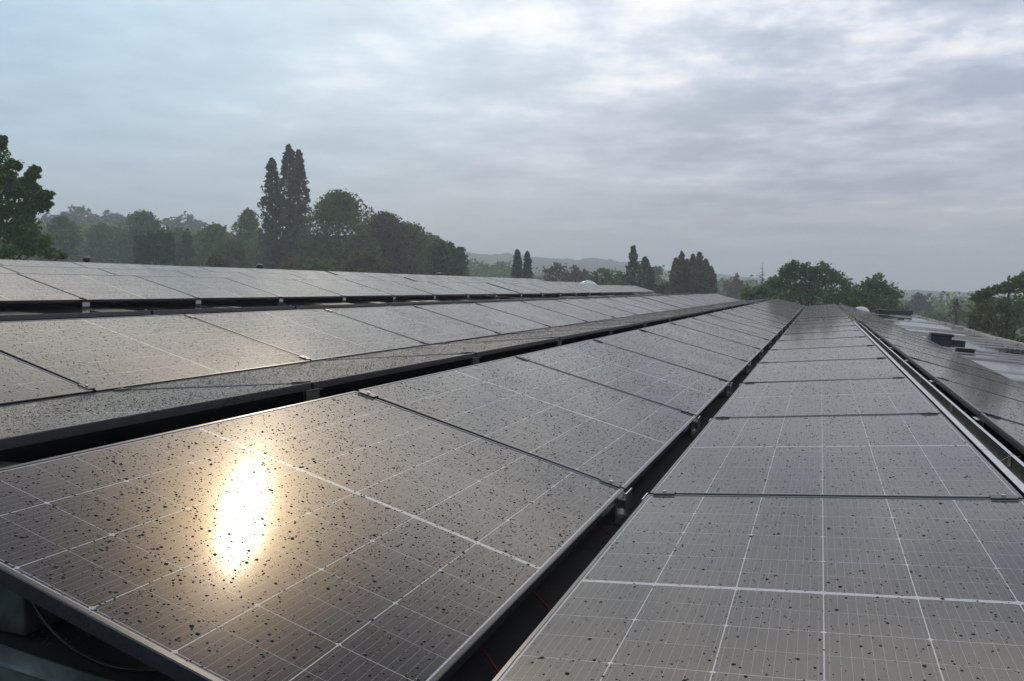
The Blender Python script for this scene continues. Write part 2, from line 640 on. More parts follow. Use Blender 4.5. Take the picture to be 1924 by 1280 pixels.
def make_tree(name, label, cat, lobes_px, D, mat, leaf=.3, cover=2.4, clumps=24, seed=0, trunk=None, depth=1.0, group=None, r0=None, ground_z=0.0, max_limbs=14):
    """lobes_px: (px, py, rx_px, ry_px[, dd]) in the photograph at D metres; real depth is given to every lobe"""
    rng = np.random.default_rng(seed+11)
    lobes = []
    k = D/FPX
    for L in lobes_px:
        dd = L[4] if len(L) > 4 else rng.normal(0, .35)*L[2]*k*depth
        c = at(L[0], L[1], D+dd)
        lobes.append((c, L[2]*k, L[3]*k))
    V, Q, cs = crown_from_lobes(lobes, rng, leaf, cover, clumps)
    cx = trunk if trunk is not None else float(np.mean([l[0] for l in lobes_px]))
    g = at(cx, 560, D)
    root = empty(name, (g.x, g.y, ground_z), (0, 0, 0), label, cat, group)
    off = np.array((g.x, g.y, ground_z))
    link('crown', np_mesh('crown', V-off, Q, mat), root)
    topz = max(c.z+rz*.2 for c, rx, rz in lobes)
    mb = MB()
    tall = topz-ground_z
    limbs(mb, (0, 0, -.3), (0, 0, tall*.9), [np.array(c)-off for c in cs], r0 or max(.12, tall*.022), rng, max_t=max_limbs)
    mb.build('trunk', M['bark'], root, smooth=True)
    return root


def spire_tree(name, label, cat, px, top, base, w, D, mat, leaf=.22, seed=0, kind='cone', dens=1.0, group=None, lean=0.0, ground_z=0.0, limb_n=10):
    """conifers ('cone'), columnar poplars ('column')"""
    rng = np.random.default_rng(seed+5)
    k = D/FPX
    T = at(px+lean, top, D)
    B = at(px, base, D)
    z1, z0 = T.z, B.z
    hh = z1-z0
    R = w*k/2*{'column': 1.12, 'dome': .97}.get(kind, 1.12)
    cs, sg = [], []
    ph = rng.uniform(0, 6.28, 3)
    n = int({'column': 520, 'dome': 560}.get(kind, 260)*dens)
    for i in range(n):
        f = rng.uniform(0, 1)**.85           # 0 bottom, 1 top
        a = rng.uniform(0, 2*math.pi)
        q = math.sqrt(rng.uniform(.12, 1))
        if kind == 'cone':
            prof = (1-f)**.85*(.66+.34*math.sin(f*37+rng.uniform(0, 1.5)))*rng.uniform(.8, 1.2)+.02
            sig = max(R*.05, R*prof*.13)
        elif kind == 'thuja':
            prof = (1-f)**.6*min(1, .75+f)*.95+.02
            sig = max(R*.08, R*prof*.16)
        elif kind == 'column':
            prof = min(1, (1-f)*2.7)**.7*min(1, .60+f*1.2)*(.92+.12*math.sin(f*23+a*2+ph[0]))+.02
            sig = max(R*.06, R*prof*.12)
            prof *= rng.uniform(.78, 1.22)
        else:                                # rounded broadleaf dome with lumps
            g = max(0.0, (f-.30)/.70)
            lump = 1+.13*math.sin(a*3+ph[0]+f*5)+.10*math.sin(a*5-f*9+ph[1])+.07*math.sin(f*17+a+ph[2])
            prof = math.sqrt(max(0, 1-g*g))*(.88+.12*min(1, f*4))*lump
            q = rng.uniform(.02, 1)**.45
            sig = R*rng.uniform(.07, .12)
        rr = R*prof*q
        c = B.lerp(T, f)
        droop = -.12*rr if kind == 'cone' else .0
        cs.append((c.x+rr*math.cos(a), c.y+rr*math.sin(a), c.z+droop))
        sg.append(sig)
    area = R*2*hh*.62
    per = max(5, int({'dome': 8.5}.get(kind, 4.6)*area/(leaf*leaf*1.24)/n))
    V, Q = leaf_quads(cs, sg, per, leaf, rng)
    if kind == 'column':                     # upward-pointing sprays
        pass
    root = empty(name, (B.x, B.y, ground_z), (0, 0, 0), label, cat, group)
    off = np.array((B.x, B.y, ground_z))
    link('crown', np_mesh('crown', V-off, Q, mat), root)
    mb = MB()
    limbs(mb, (0, 0, -.3), (T.x-B.x, T.y-B.y, z1-ground_z-.05*hh), [np.array(c)-off for c in cs], max(.12, (z1-ground_z)*.014), rng, 5, limb_n)
    mb.build('trunk', M['bark'], root, smooth=True)
    return root


L_DARK = mat_leaf('leaf_dark_green', (0.0554, 0.0986, 0.0308), (0.1233, 0.1910, 0.0554))
L_MID = mat_leaf('leaf_mid_green', (0.0620, 0.1143, 0.0285), (0.1382, 0.2145, 0.0524))
L_LIGHT = mat_leaf('leaf_fresh_green', (0.0496, 0.0930, 0.0198), (0.0992, 0.1488, 0.0347))
L_CHEST = mat_leaf('leaf_turning_chestnut', (0.0787, 0.1207, 0.0367), (0.1574, 0.1942, 0.0525), (0.2493, 0.1838, 0.0473))
L_RUST = mat_leaf('leaf_rusty', (0.0714, 0.0714, 0.0286), (0.1178, 0.0893, 0.0358), (0.1786, 0.0893, 0.0358))
L_YEL = mat_leaf('leaf_yellowing', (0.0698, 0.0814, 0.0209), (0.1279, 0.1105, 0.0302), (0.1511, 0.0872, 0.0349))
L_POP = mat_leaf('leaf_poplar', (0.0678, 0.0769, 0.0407), (0.1132, 0.1221, 0.0586))
L_POPL = mat_leaf('leaf_poplar_olive', (0.1076, 0.1139, 0.0532), (0.1898, 0.1835, 0.0824))
L_MAPLE = mat_leaf('leaf_maple', (0.0527, 0.1119, 0.0211), (0.1185, 0.2040, 0.0394), trans=.42)
L_CON = mat_leaf('needle_dark', (0.0232, 0.0465, 0.0252), (0.0542, 0.0852, 0.0426), trans=.15)
L_WIL = mat_leaf('leaf_willow', (0.0558, 0.0930, 0.0335), (0.1024, 0.1488, 0.0521))
L_BARE = mat_leaf('leaf_sparse_brown', (0.0697, 0.0697, 0.0388), (0.1085, 0.0930, 0.0465))

# ---------------------------------------------------------------- solar panels

PW, PL, PIT, SEAM0 = 1.116, 1.762, 1.782, 2.78
PT = .030                                   # frame depth
RISE, FALL = math.radians(15.59), math.radians(-4.27)    # rotation about Y


def panel_frame_mesh():
    mb = MB()
    hx, hy, lip = PW/2, PL/2, .011
    ch = .0022

    def ring(dx, dy, z):
        return [(-dx, -dy, z), (dx, -dy, z), (dx, dy, z), (-dx, dy, z)]
    rings = [ring(hx-.024, hy-.024, -PT), ring(hx, hy, -PT), ring(hx, hy, -ch), ring(hx-ch, hy-ch, 0),
             ring(hx-lip, hy-lip, 0), ring(hx-lip, hy-lip, -.006)]
    vs = [v for r in rings for v in r]
    fs = []
    for i in range(len(rings)-1):
        for k in range(4):
            k2 = (k+1) % 4
            fs.append((i*4+k, i*4+k2, (i+1)*4+k2, (i+1)*4+k))
    mb.poly(vs, fs)
    return mb.mesh('frame', M['frame'])


def panel_glass_mesh():
    hx, hy = PW/2-.0105, PL/2-.0105
    mb = MB()
    mb.box(-hx, hx, -hy, hy, -.0058, -.0022)
    return mb.mesh('glass', M['glass'])


def drops_mesh(seed, n=17000, mean=.00135, top=.0043):
    rng = np.random.default_rng(seed)
    hx, hy = PW/2-.016, PL/2-.016
    x = rng.uniform(-hx, hx, n)
    y = rng.uniform(-hy, hy, n)
    # drops gather unevenly: thin out by a slow random field
    fld = sum(np.sin(x*a+p)*np.sin(y*b+q) for a, b, p, q in rng.uniform(2, 9, (5, 4)))
    keep = rng.uniform(-6.0, 3.2, n) < fld
    x, y = x[keep], y[keep]
    n = len(x)
    r = np.clip(np.exp(rng.normal(math.log(mean), .45, n)), .0006, top)
    h = r*rng.uniform(.42, .60, n)
    el = 1+np.clip(rng.normal(0, .12, n), 0, .3)*(r > .003)
    K = 8
    ang = np.arange(K)*2*math.pi/K
    rings = ((1.0, 0.0), (.93, .38), (.66, .78), (.30, .97))
    V = np.zeros((n, K*4, 3))
    wob = 1+rng.normal(0, .03, (n, K))
    for i, (q, hz) in enumerate(rings):
        V[:, i*K:(i+1)*K, 0] = x[:, None]+np.cos(ang)[None]*r[:, None]*q*el[:, None]*wob
        V[:, i*K:(i+1)*K, 1] = y[:, None]+np.sin(ang)[None]*r[:, None]*q*wob
        V[:, i*K:(i+1)*K, 2] = h[:, None]*hz
    V[:, :, 2] += -.0022
    q = []
    for i in range(3):
        for k in range(K):
            q.append((i*K+k, i*K+(k+1) % K, (i+1)*K+(k+1) % K, (i+1)*K+k))
    # close the flat little top
    t0 = 3*K
    q += [(t0, t0+1, t0+2, t0+3), (t0, t0+3, t0+4, t0+7), (t0+4, t0+5, t0+6, t0+7)]
    q = np.array(q)
    Q = (q[None]+(np.arange(n)*K*4)[:, None, None]).reshape(-1, 4)
    return np_mesh('raindrops', V.reshape(-1, 3), Q, M['drop'], smooth=True)


FRAME_ME = panel_frame_mesh()
GLASS_ME = panel_glass_mesh()
DROPS = [drops_mesh(s) for s in (1, 2, 3, 4)]
DROPS_FEW = [drops_mesh(s, 4600, .0014, .0045) for s in (5, 6, 7, 8)]
ORD = ['first', 'second', 'third', 'fourth', 'fifth', 'sixth', 'seventh', 'eighth', 'ninth', 'tenth', 'eleventh', 'twelfth', 'thirteenth',
       'fourteenth', 'fifteenth', 'sixteenth', 'seventeenth', 'eighteenth', 'nineteenth', 'twentieth', 'twenty-first', 'twenty-second']


def seam_ys(seam0, k0, k1, gaps):
    """near and far y of every panel k0..k1 of a row; gaps: {panel index: extra gap before it}"""
    out, extra = [], 0.0
    for k in range(k0, k1+1):
        extra += gaps.get(k, 0)
        y0 = seam0+(k-1)*PIT+.01+extra
        out.append((y0, y0+PL))
    return out


ROWS = {}
prng = random.Random(7)


def solar_row(key, xl, zl, tilt, seam0, k0, k1, gaps, where, group, first_label=None):
    """a row of panels; (xl, zl) is the left upper edge in the cross-section"""
    ys = seam_ys(seam0, k0, k1, gaps)
    ROWS[key] = (xl, zl, tilt, ys)
    cx, cz = xl+math.cos(tilt)*PW/2, zl-math.sin(tilt)*PW/2
    for i, (a, b) in enumerate(ys):
        lab = first_label if (i == 0 and first_label) else '%s panel from the near end of %s' % (ORD[i], where)
        root = empty('solar_panel', (cx, (a+b)/2, H+cz), (0, tilt+prng.gauss(0, .0022), prng.gauss(0, .0009)), lab, 'solar panel', group)
        link('frame', FRAME_ME, root)
        link('glass', GLASS_ME, root)
        d = link('raindrops', (DROPS_FEW if key in ('tray', 'dark') else DROPS)[(i*3+len(ROWS)) % 4], root)
        if (i+len(ROWS)) % 2:
            d.rotation_euler = (0, 0, math.pi)
        tag(d, kind='stuff')


def rowpt(key, u, drop=0.0):
    """cross-section point u metres from the left edge of a row, drop metres below its face"""
    xl, zl, t, _ = ROWS[key]
    return (xl+u*math.cos(t)-drop*math.sin(t), zl-u*math.sin(t)-drop*math.cos(t))


def zroof(x):
    return -.807-.0823*(x+.624)


GP = {11: .14, 16: .14}
G1 = {11: .14}
solar_row('tray', -.537, -.697, FALL, SEAM0-.015, 0, 20-1, GP, 'the row beside the metal cable tray', 'panels of the row beside the cable tray',
          'wet solar panel with big raindrops filling the bottom right corner')
solar_row('glint', -.624-PW*math.cos(RISE), -.695+PW*math.sin(RISE), RISE, SEAM0+.012, 0, 19, GP, 'the row mirroring the sun', 'panels of the row that mirrors the sun',
          'wet solar panel mirroring the bright sun at the near end of its row')
solar_row('strip', -2.03-PW*math.cos(FALL), -.396-PW*math.sin(-FALL), FALL, SEAM0+.20, 0, 19, G1, 'the narrow strip row behind the glint row', 'panels of the narrow strip row')
solar_row('broad', -3.225-PW*math.cos(RISE), -.481+PW*math.sin(RISE), RISE, SEAM0+.17, 0, 19, G1, 'the broad row behind the narrow strip row', 'panels of the broad row behind the narrow strip')
solar_row('hidden', -4.63-PW*math.cos(FALL), -.155-PW*math.sin(-FALL), FALL, SEAM0+.20, 1, 19, G1, 'the edge-on row before the felt walkway', 'panels of the edge-on row by the walkway')
solar_row('walk', -7.7-PW*math.cos(RISE), -.1135+PW*math.sin(RISE), RISE, SEAM0+.62, 1, 21, {11: .16}, 'the row just behind the felt walkway', 'panels of the row behind the walkway')
solar_row('upper', -11.38, .357, RISE, SEAM0+.62, 2, 21, {11: .16}, 'the second row up behind the walkway', 'panels of the second row behind the walkway')
solar_row('crest', -13.98, .548, RISE, SEAM0+.60, 3, 21, {11: .16}, 'the topmost row on the roof crest', 'panels of the topmost row on the crest')
solar_row('dark', .755, -.607, RISE, SEAM0+.05, 0, 19, GP, 'the dark row by the bare wet roof', 'panels of the dark row right of the tray')

# ---------------------------------------------------------------- brackets under and clamps on the seams


def clamp_on(mb, mbb, row, u, half=.035):
    x, z = rowpt(row, u)
    t = ROWS[row][2]
    Mx = Matrix.Translation((x, 0, z)) @ Matrix.Rotation(t, 4, 'Y')
    mb.box(-half, half, -.021, .021, .0008, .0048, Mx)
    mb.box(-half, half, -.006, .006, -.03, .0008, Mx)
    # bolt head
    vs, fs = [], []
    for zz in (.0048, .0105):
        for k in range(6):
            a = k*math.pi/3
            vs.append(Mx @ Vector((.0065*math.cos(a), .0065*math.sin(a), zz)))
    fs = [(k, (k+1) % 6, 6+(k+1) % 6, 6+k) for k in range(6)]+[tuple(range(6, 12))]
    mbb.poly(vs, fs)


def bracket_line(key, left, right, label, group, silver=False, nmax=22, show_post=True, flange=False):
    """one bracket per seam where rows `left` and `right` come together (either may be None)"""
    src = left or right
    ys = ROWS[src][3]
    mids = [(ys[i][1]+ys[i+1][0])/2 for i in range(len(ys)-1)]
    sides = []
    for row, u0, sgn in ((left, PW, -1), (right, 0.0, 1)):
        if not row:
            continue
        ry = ROWS[row][3]
        rm = [(ry[i][1]+ry[i+1][0])/2 for i in range(len(ry)-1)]
        dy = min((q-mids[1] for q in rm), key=abs)
        a, b = MB(), MB()
        clamp_on(a, b, row, u0+sgn*.055)
        ex, ez = rowpt(row, u0+sgn*.012, PT)
        sides.append((a, b, ex, ez, sgn, dy))
    x0 = min(e[2] for e in sides)-.03
    x1 = max(e[2] for e in sides)+.03
    xm = (x0+x1)/2
    zf = max(zroof(x0), zroof(x1))
    dys = [e[5] for e in sides]
    foot = MB().box(x0-.05, x1+.05, -.055+min(dys), .055+max(dys), zroof(x1)-.012, zf+.004)
    O = Vector((xm, 0, zf))

    def shift(mb, dy=0.0):
        mb.v = [(v[0]-O.x, v[1]+dy, v[2]-O.z) for v in mb.v]
        return mb
    fm = shift(foot).mesh('base_plate', M['tray'])
    built = []
    for a, b, ex, ez, sgn, dy in sides:
        # the upright is one bent sheet: leg, seat under the frame and, in the near valley, a tab
        pr = MB().box(ex-.004, ex+.004, -.05, .05, zroof(ex)+.004, ez-.0052)
        pr.box(ex-(.004 if sgn < 0 else .03), ex+(.03 if sgn < 0 else .004), -.05, .05, ez-.0052, ez-.0012)
        if flange:
            pr.box(ex-sgn*.031, ex-sgn*.027, -.035, .06, ez-.055, ez+.016)
            pr.box(min(ex-sgn*.031, ex-sgn*.004), max(ex-sgn*.031, ex-sgn*.004), -.04, .035, ez-.060, ez-.0551)
        ep = None
        if silver:
            xs_ = ex-sgn*.0125
            ep = shift(MB().box(xs_-.0012, xs_+.0012, -.048, .048, ez-.052, ez-.0005), dy).mesh('end_plate', M['alu'])
        built.append((ep, shift(pr, dy).mesh('upright', M['tray'] if silver else M['galv']), shift(a, dy).mesh('clamp', M['clamp']), shift(b, dy).mesh('bolt', M['alu'])))
    for n, y in enumerate(mids[:nmax]):
        root = empty('mounting_bracket', (xm, y, H+zf), (0, 0, 0), label % ORD[n], 'bracket', group)
        link('base_plate', fm, root)
        for ep, u, c, b in built:
            link('upright', u, root)
            if ep:
                link('end_plate', ep, root)
            link('bolt', b, link('clamp', c, root))


bracket_line('valley', 'glint', 'tray', '%s metal bracket from the near end in the black gap beside the glint row', 'brackets in the valley beside the glint row', flange=True, nmax=18)
bracket_line('ridge', 'strip', 'glint', '%s silver bracket from the near end on the ridge behind the glint row', 'brackets on the ridge behind the glint row', silver=True, nmax=18)
bracket_line('valley_far', 'broad', 'strip', '%s bracket from the near end in the valley of the broad row', 'brackets in the valley of the broad row', nmax=18)
bracket_line('ridge_far', 'hidden', 'broad', '%s bracket from the near end on the ridge of the broad row', 'brackets on the ridge of the broad row', nmax=17)
bracket_line('walk_low', 'walk', None, '%s silver bracket from the near end under the walkway row', 'brackets under the low edge of the walkway row', silver=True, nmax=20)
bracket_line('ridge_tray', 'tray', 'dark', '%s bracket from the near end under the cable tray ridge', 'brackets under the cable tray ridge', nmax=18)

# added dark sheet that blocks light from the back of the walkway row


def light_block_sheet():
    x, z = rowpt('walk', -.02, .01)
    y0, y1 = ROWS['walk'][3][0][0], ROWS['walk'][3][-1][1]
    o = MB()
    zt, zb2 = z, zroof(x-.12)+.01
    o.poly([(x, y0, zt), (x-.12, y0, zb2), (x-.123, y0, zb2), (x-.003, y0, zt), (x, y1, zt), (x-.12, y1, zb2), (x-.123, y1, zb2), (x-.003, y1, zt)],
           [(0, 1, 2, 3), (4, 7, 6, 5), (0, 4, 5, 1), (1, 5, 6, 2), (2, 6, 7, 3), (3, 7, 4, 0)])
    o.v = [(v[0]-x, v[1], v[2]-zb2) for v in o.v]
    r = o.build('light_block_sheet', M['clamp'], None)
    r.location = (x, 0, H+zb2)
    tag(r, 'added dark sheet that blocks light behind the row above the walkway', 'wind deflector')


light_block_sheet()

# ---------------------------------------------------------------- roof building
RX0, RX1, RY0, RY1 = -17.5, 4.07, -4.0, 41.6


def building():
    root = empty('flat_roof_building', ((RX0+RX1)/2, (RY0+RY1)/2, 0), (0, 0, 0), 'large flat roofed building under the solar panels with wet felt roof', 'building')
    ox, oy = root.location.x, root.location.y
    # roof deck: sheet across the slope with slight sag so that puddles and seams read
    rng = np.random.default_rng(4)
    nx, ny = 70, 200
    xs = np.linspace(RX0, RX1, nx)
    ys = np.linspace(RY0, RY1, ny)
    hx = rng.normal(0, 1, (14, 12))
    V = []
    for y in ys:
        for x in xs:
            u, v = (x-RX0)/(RX1-RX0)*10.99, (y-RY0)/(RY1-RY0)*12.99
            i, j = int(v), int(u)
            fu, fv = u-j, v-i
            s = hx[i, j]*(1-fu)*(1-fv)+hx[i, j+1]*fu*(1-fv)+hx[i+1, j]*(1-fu)*fv+hx[i+1, j+1]*fu*fv
            V.append((x-ox, y-oy, H+zroof(x)+.008*s))
    F = [(j*nx+i, j*nx+i+1, (j+1)*nx+i+1, (j+1)*nx+i) for j in range(ny-1) for i in range(nx-1)]
    me = bpy.data.meshes.new('roof')
    me.from_pydata(V, [], F)
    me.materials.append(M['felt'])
    me.shade_smooth()
    me.update()
    roof = link('roof', me, root)
    # fascia + walls
    zt0, zt1 = H+zroof(RX0)-.03, H+zroof(RX1)-.03
    mb = MB()
    a, b, c, d = RX0+.02-ox, RX1-.02-ox, RY0+.02-oy, RY1-.02-oy
    mb.poly([(a, c, 0), (b, c, 0), (b, d, 0), (a, d, 0), (a, c, zt0), (b, c, zt1), (b, d, zt1), (a, d, zt0)],
            [(0, 1, 5, 4), (1, 2, 6, 5), (2, 3, 7, 6), (3, 0, 4, 7)])
    mb.build('wall', M['wall'], root)
    for k in range(10):
        y = -2+k*4.2
        f = MB().box(RX1-.01-ox, RX1+.03-ox, y-oy, y+2.4-oy, 2.6, 4.1).build('window', M['pole'], root)
        MB().box(RX1+.03-ox, RX1+.034-ox, y+.08-oy, y+2.32-oy, 2.68, 4.02).build('pane', M['window'], f)
    # right roof edge: rough pale trim in pieces, some slipped
    rr = random.Random(5)
    y = 12.0
    while y < RY1-.2:
        ln = rr.uniform(.8, 2.6)
        y2 = min(y+ln, RY1)
        h = rr.uniform(.02, .075)
        w = rr.uniform(.10, .22)
        xo = RX1-w-rr.uniform(0, .05)
        mb = MB()
        n = 14
        vs = []
        for i in range(n):
            yy = y+(y2-y)*i/(n-1)
            hh = h+rr.uniform(-.014, .014)
            x0 = xo+rr.uniform(-.03, .03)
            for (xx, zz) in ((x0, zroof(x0)-.01), (x0+.02, zroof(x0)+hh), (RX1+.03, zroof(RX1)+hh*.8), (RX1+.03, zroof(RX1)-.12)):
                vs.append((xx-ox, yy-oy, H+zz))
        fs = []
        for i in range(n-1):
            for k in range(3):
                p = i*4+k
                fs.append((p, p+1, p+5, p+4))
        fs += [(0, 1, 2, 3), tuple((n-1)*4+k for k in (3, 2, 1, 0))]
        mb.poly(vs, fs).build('edge_trim', M['stone'], root)
        y = y2+rr.choice((.02, .05, .5))
    # dark kerb along the far end of the bare roof
    MB().box(2.35-ox, 3.9-ox, RY1-.55-oy, RY1-.30-oy, H+zroof(3.9)-.02, H+zroof(2.35)+.10).build('kerb', M['vent'], root)
    return root


building()


def roof_vent(loc, w, d, h, label, mat, lip=.05, tilt=0.0):
    root = empty('roof_vent', loc, (0, tilt, 0), label, 'roof vent', 'roof vents')
    MB().box(-w/2, w/2, -d/2, d/2, -.06, h*.72).build('body', mat, root, bevel=.01)
    MB().box(-w/2-lip, w/2+lip, -d/2-lip, d/2+lip, h*.72+.002, h).build('cap', mat, root, bevel=.012)
    return root


def on_roof(x, y):
    return (x, y, H+zroof(x))


SL = math.atan(.0823)
v = roof_vent(on_roof(2.20, 17.9), .34, .35, .19, 'black box vent with grey end standing on the bare wet roof', M['vent'], .03, SL)
MB().box(-.235, -.185, -.15, .15, -.04, .17).build('end_plate', M['grey_box'], v)
MB().box(.205, .42, -.1, .1, -.05, .085).build('side_duct', M['vent'], v, bevel=.008)
roof_vent(on_roof(2.26, 15.4), .26, .22, .07, 'low flat black vent on the wet roof just below the box vent', M['vent'], .02, SL)
roof_vent(on_roof(2.55, 38.6), .45, .4, .20, 'small dark vent at the far corner of the bare roof', M['vent'], .06, SL)
roof_vent(on_roof(2.75, 33.0), .22, .2, .05, 'tiny dark outlet lying on the far bare roof', M['vent'], .02, SL)


def drain(loc):
    root = empty('roof_drain', loc, (0, SL, .4), 'ragged dark leaf guard of a roof drain near the right edge', 'roof drain')
    mb = MB()
    rr = random.Random(2)
    for k in range(26):
        a = rr.uniform(0, 6.28)
        r = rr.uniform(.02, .11)
        p = Vector((r*math.cos(a)*1.3, r*math.sin(a), rr.uniform(.0, .03)))
        q = p+Vector((rr.uniform(-.05, .05), rr.uniform(-.05, .05), rr.uniform(0, .03)))
        mb.tube([p, (p+q)/2+Vector((0, 0, .02)), q], [.006, .009, .003], 5)
    mb.build('debris', M['bark'], root)
    MB().lathe([(.10, 0), (.10, .012), (.07, .02), (.03, .024)], 18).build('grate', M['vent'], root)


drain(on_roof(3.28, 16.9))


def skylight(loc, r, hgt, label, squash=1.0):
    root = empty('skylight_dome', loc, (0, SL, 0), label, 'skylight', 'white skylight domes')
    prof = [(r*math.cos(a), hgt*math.sin(a)) for a in np.linspace(0, math.pi/2*.985, 14)]
    d = MB().lathe([(r*1.02, -.015)]+prof, 40).build('dome', M['dome'], root, smooth=True)
    MB().lathe([(r*1.10, -.40), (r*1.10, -.05), (r*1.06, -.012), (r*.9, -.012)], 40).build('upstand', M['grey_box'], root)
    return root


skylight((1.60, 37.3, H-.98), .33, .26, 'white dome skylight beside the far end of the dark panel row')
p = at(1105, 537, 37.5)
skylight((p.x, p.y, p.z-.05), .44, .28, 'white dome skylight behind the crest of the upper panel rows')


def cowl(px, py, y, label):
    d = at(px, py, 1.0)-Vector((0, 0, H))
    k = -14.6/d.x
    p = Vector((0, 0, H))+d*k
    s = k/FPX
    root = empty('vent_cowl', (p.x, p.y, p.z), (0, 0, .3), label, 'vent', 'small black vent cowls')
    MB().lathe([(s*4.2, -.40), (s*4.2, -.012)], 16).build('pipe', M['vent'], root)
    MB().lathe([(s*6.3, -.01), (s*6.6, s*3), (s*5.4, s*5.2), (s*2, s*6.0)], 18).build('cap', M['vent'], root, smooth=False)
    MB().lathe([(s*5.3, s*5.25), (s*4.6, s*6.0), (s*1.5, s*6.6)], 18).build('lid', M['grey_box'], root)


cowl(163, 490, 0, 'black vent cowl on the crest in front of the left green tree')
cowl(488, 503, 0, 'black vent cowl on the crest below the tall poplars')
cowl(825, 519, 0, 'black vent cowl on the crest below the dark conifers')

# ---------------------------------------------------------------- cable tray on the ridge


def cable_tray():
    yA, L = 2.07, 1.49
    root = empty('cable_tray', (.65, 9, H-.68), (0, 0, 0), 'long galvanised cable tray in bolted lengths along the ridge', 'cable tray')
    oz = -.68
    for k in range(-1, 10):
        y0 = yA+k*L
        y1 = y0+L-.007
        if y0 > 16.2:
            break
        lx, lz, rx, rz = .588, -.6155, .692, -.6255
        s = MB()
        s.box(lx-.65, lx+.026-.65, y0-9, y1-9, lz-.0025-oz, lz-oz)               # left lip
        s.box(rx-.006-.65, rx+.005-.65, y0-9, y1-9, rz-.0025-oz, rz-oz)          # right lip
        s.box(lx+.0238-.65, lx+.026-.65, y0-9, y1-9, lz-.062-oz, lz-.0025-oz)    # left wall
        s.box(rx-.006-.65, rx-.0038-.65, y0-9, y1-9, rz-.055-oz, rz-.0025-oz)    # right wall
        s.box(lx+.0238-.65, rx-.0038-.65, y0-9, y1-9, lz-.0645-oz, lz-.0621-oz)  # floor
        o = s.build('tray_section', M['tray'], root)  # dimness inside the channel is put into this colour
        MB().box(lx+.0262-.65, lx+.0275-.65, y1-.025-9, y1+.030-9, lz-.048-oz, lz-.0036-oz).build('joint_plate', M['galv'], o)
        MB().box(rx-.0080-.65, rx-.0066-.65, y1-.025-9, y1+.030-9, rz-.045-oz, rz-.004-oz).build('joint_plate', M['galv'], o)
        top = MB()
        top.box(lx-.65, lx+.0256-.65, y0+.001-9, y1-.001-9, lz+.0006-oz, lz+.0016-oz)
        top.build('lip', M['alu'], o)
        MB().box(rx-.0090-.65, rx+.0052-.65, y0+.001-9, y1-.001-9, rz+.0006-oz, rz+.0016-oz).build('lip', M['alu'], o)
        if k % 2 == 0:                                                            # strap over the joint
            st = MB()
            st.tube([(rx+.002-.65, y1+.0035-9, rz+.004-oz), (rx+.012-.65, y1-9, rz-.01-oz), (rx+.03-.65, y1-.005-9, rz-.004-oz)], .002, 5)
            st.tube([(lx+.0285-.65, y1+.0035-9, lz-.004-oz), ((lx+rx)/2-.65, y1+.0035-9, lz-.05-oz), (rx-.006-.65, y1+.0035-9, rz-.008-oz)], .0022, 5)
            st.build('strap', M['cable'], o)
    return root


cable_tray()


def cable_bundle():
    rr = random.Random(9)
    root = empty('cable_bundle', (.66, 20, H-.66), (0, 0, 0), 'tangled black cables spilling from the far end of the metal tray', 'cables')
    for k in range(16):
        mb = MB()
        pts = []
        x0, z0 = rr.uniform(-.055, .075), rr.uniform(-.03, .05)
        yy = -4.6+rr.uniform(0, 1.0)
        while yy < 6+rr.uniform(-2, 3):
            pts.append((x0+rr.gauss(0, .022), yy, z0+rr.gauss(0, .022)))
            yy += rr.uniform(.18, .4)
        mb.tube(pts, rr.uniform(.006, .010), 6)
        mb.build('cable', M['cable'], root, smooth=True)


cable_bundle()


def loose_cable(name, pts, r, mat, label, group=None):
    P = [Vector(p) for p in pts]
    out = []
    for i in range(len(P)-1):
        p0, p1, p2, p3 = P[max(i-1, 0)], P[i], P[i+1], P[min(i+2, len(P)-1)]
        for s in range(8):
            f = s/8
            out.append(.5*((2*p1)+(p2-p0)*f+(2*p0-5*p1+4*p2-p3)*f*f+(3*p1-p0-3*p2+p3)*f**3))
    out.append(P[-1])
    c = out[0].copy()
    mb = MB()
    mb.tube([q-c for q in out], r, 7)
    o = mb.build(name, mat, None, smooth=True)
    o.location = c
    tag(o, label, 'cable', group)
    return o


def zr(x):
    return H+zroof(x)


for y, w in ((2.50, 'just before the first bracket'), (1.85, 'midway along the near panel'), (1.50, 'close to the bottom of the photo')):
    loose_cable('red_cable', [(-.70, y+.14, zr(-.7)+.025), (-.60, y+.03, zr(-.6)+.02), (-.52, y-.05, zr(-.52)+.03), (-.44, y-.12, zr(-.44)+.02)], .0035, M['cable_red'],
                'red cable in the dark gap '+w, 'red cables in the dark gap')
loose_cable('black_cable', [(-1.98, 1.20, zr(-1.9)+.17), (-1.72, 1.27, zr(-1.7)+.25), (-1.56, 1.24, zr(-1.6)+.24), (-1.50, 1.20, zr(-1.5)+.10), (-1.36, 1.20, zr(-1.4)+.012), (-1.18, 1.24, zr(-1.2)+.012), (-.9, 1.5, zr(-.9)+.012)],
            .0042, M['cable'], 'black cable hanging over the dark blocks below the glint panel')


def ballast(x0, x1, y0, y1, z0, z1, label):
    cx, cy = (x0+x1)/2, (y0+y1)/2
    o = MB().box(x0-cx, x1-cx, y0-cy, y1-cy, 0, z1-z0).build('ballast_block', M['concrete'], None, bevel=.006)
    o.location = (cx, cy, z0)
    tag(o, label, 'ballast block', 'dark ballast blocks')


zb = zr(-1.55)
ballast(-2.3, -1.545, 1.215, 1.60, zb+.004, zb+.135, 'dark concrete block lowest under the corner of the glint panel')
ballast(-2.3, -1.555, 1.225, 1.60, zb+.138, zb+.262, 'dark concrete block stacked on another under the glint panel')


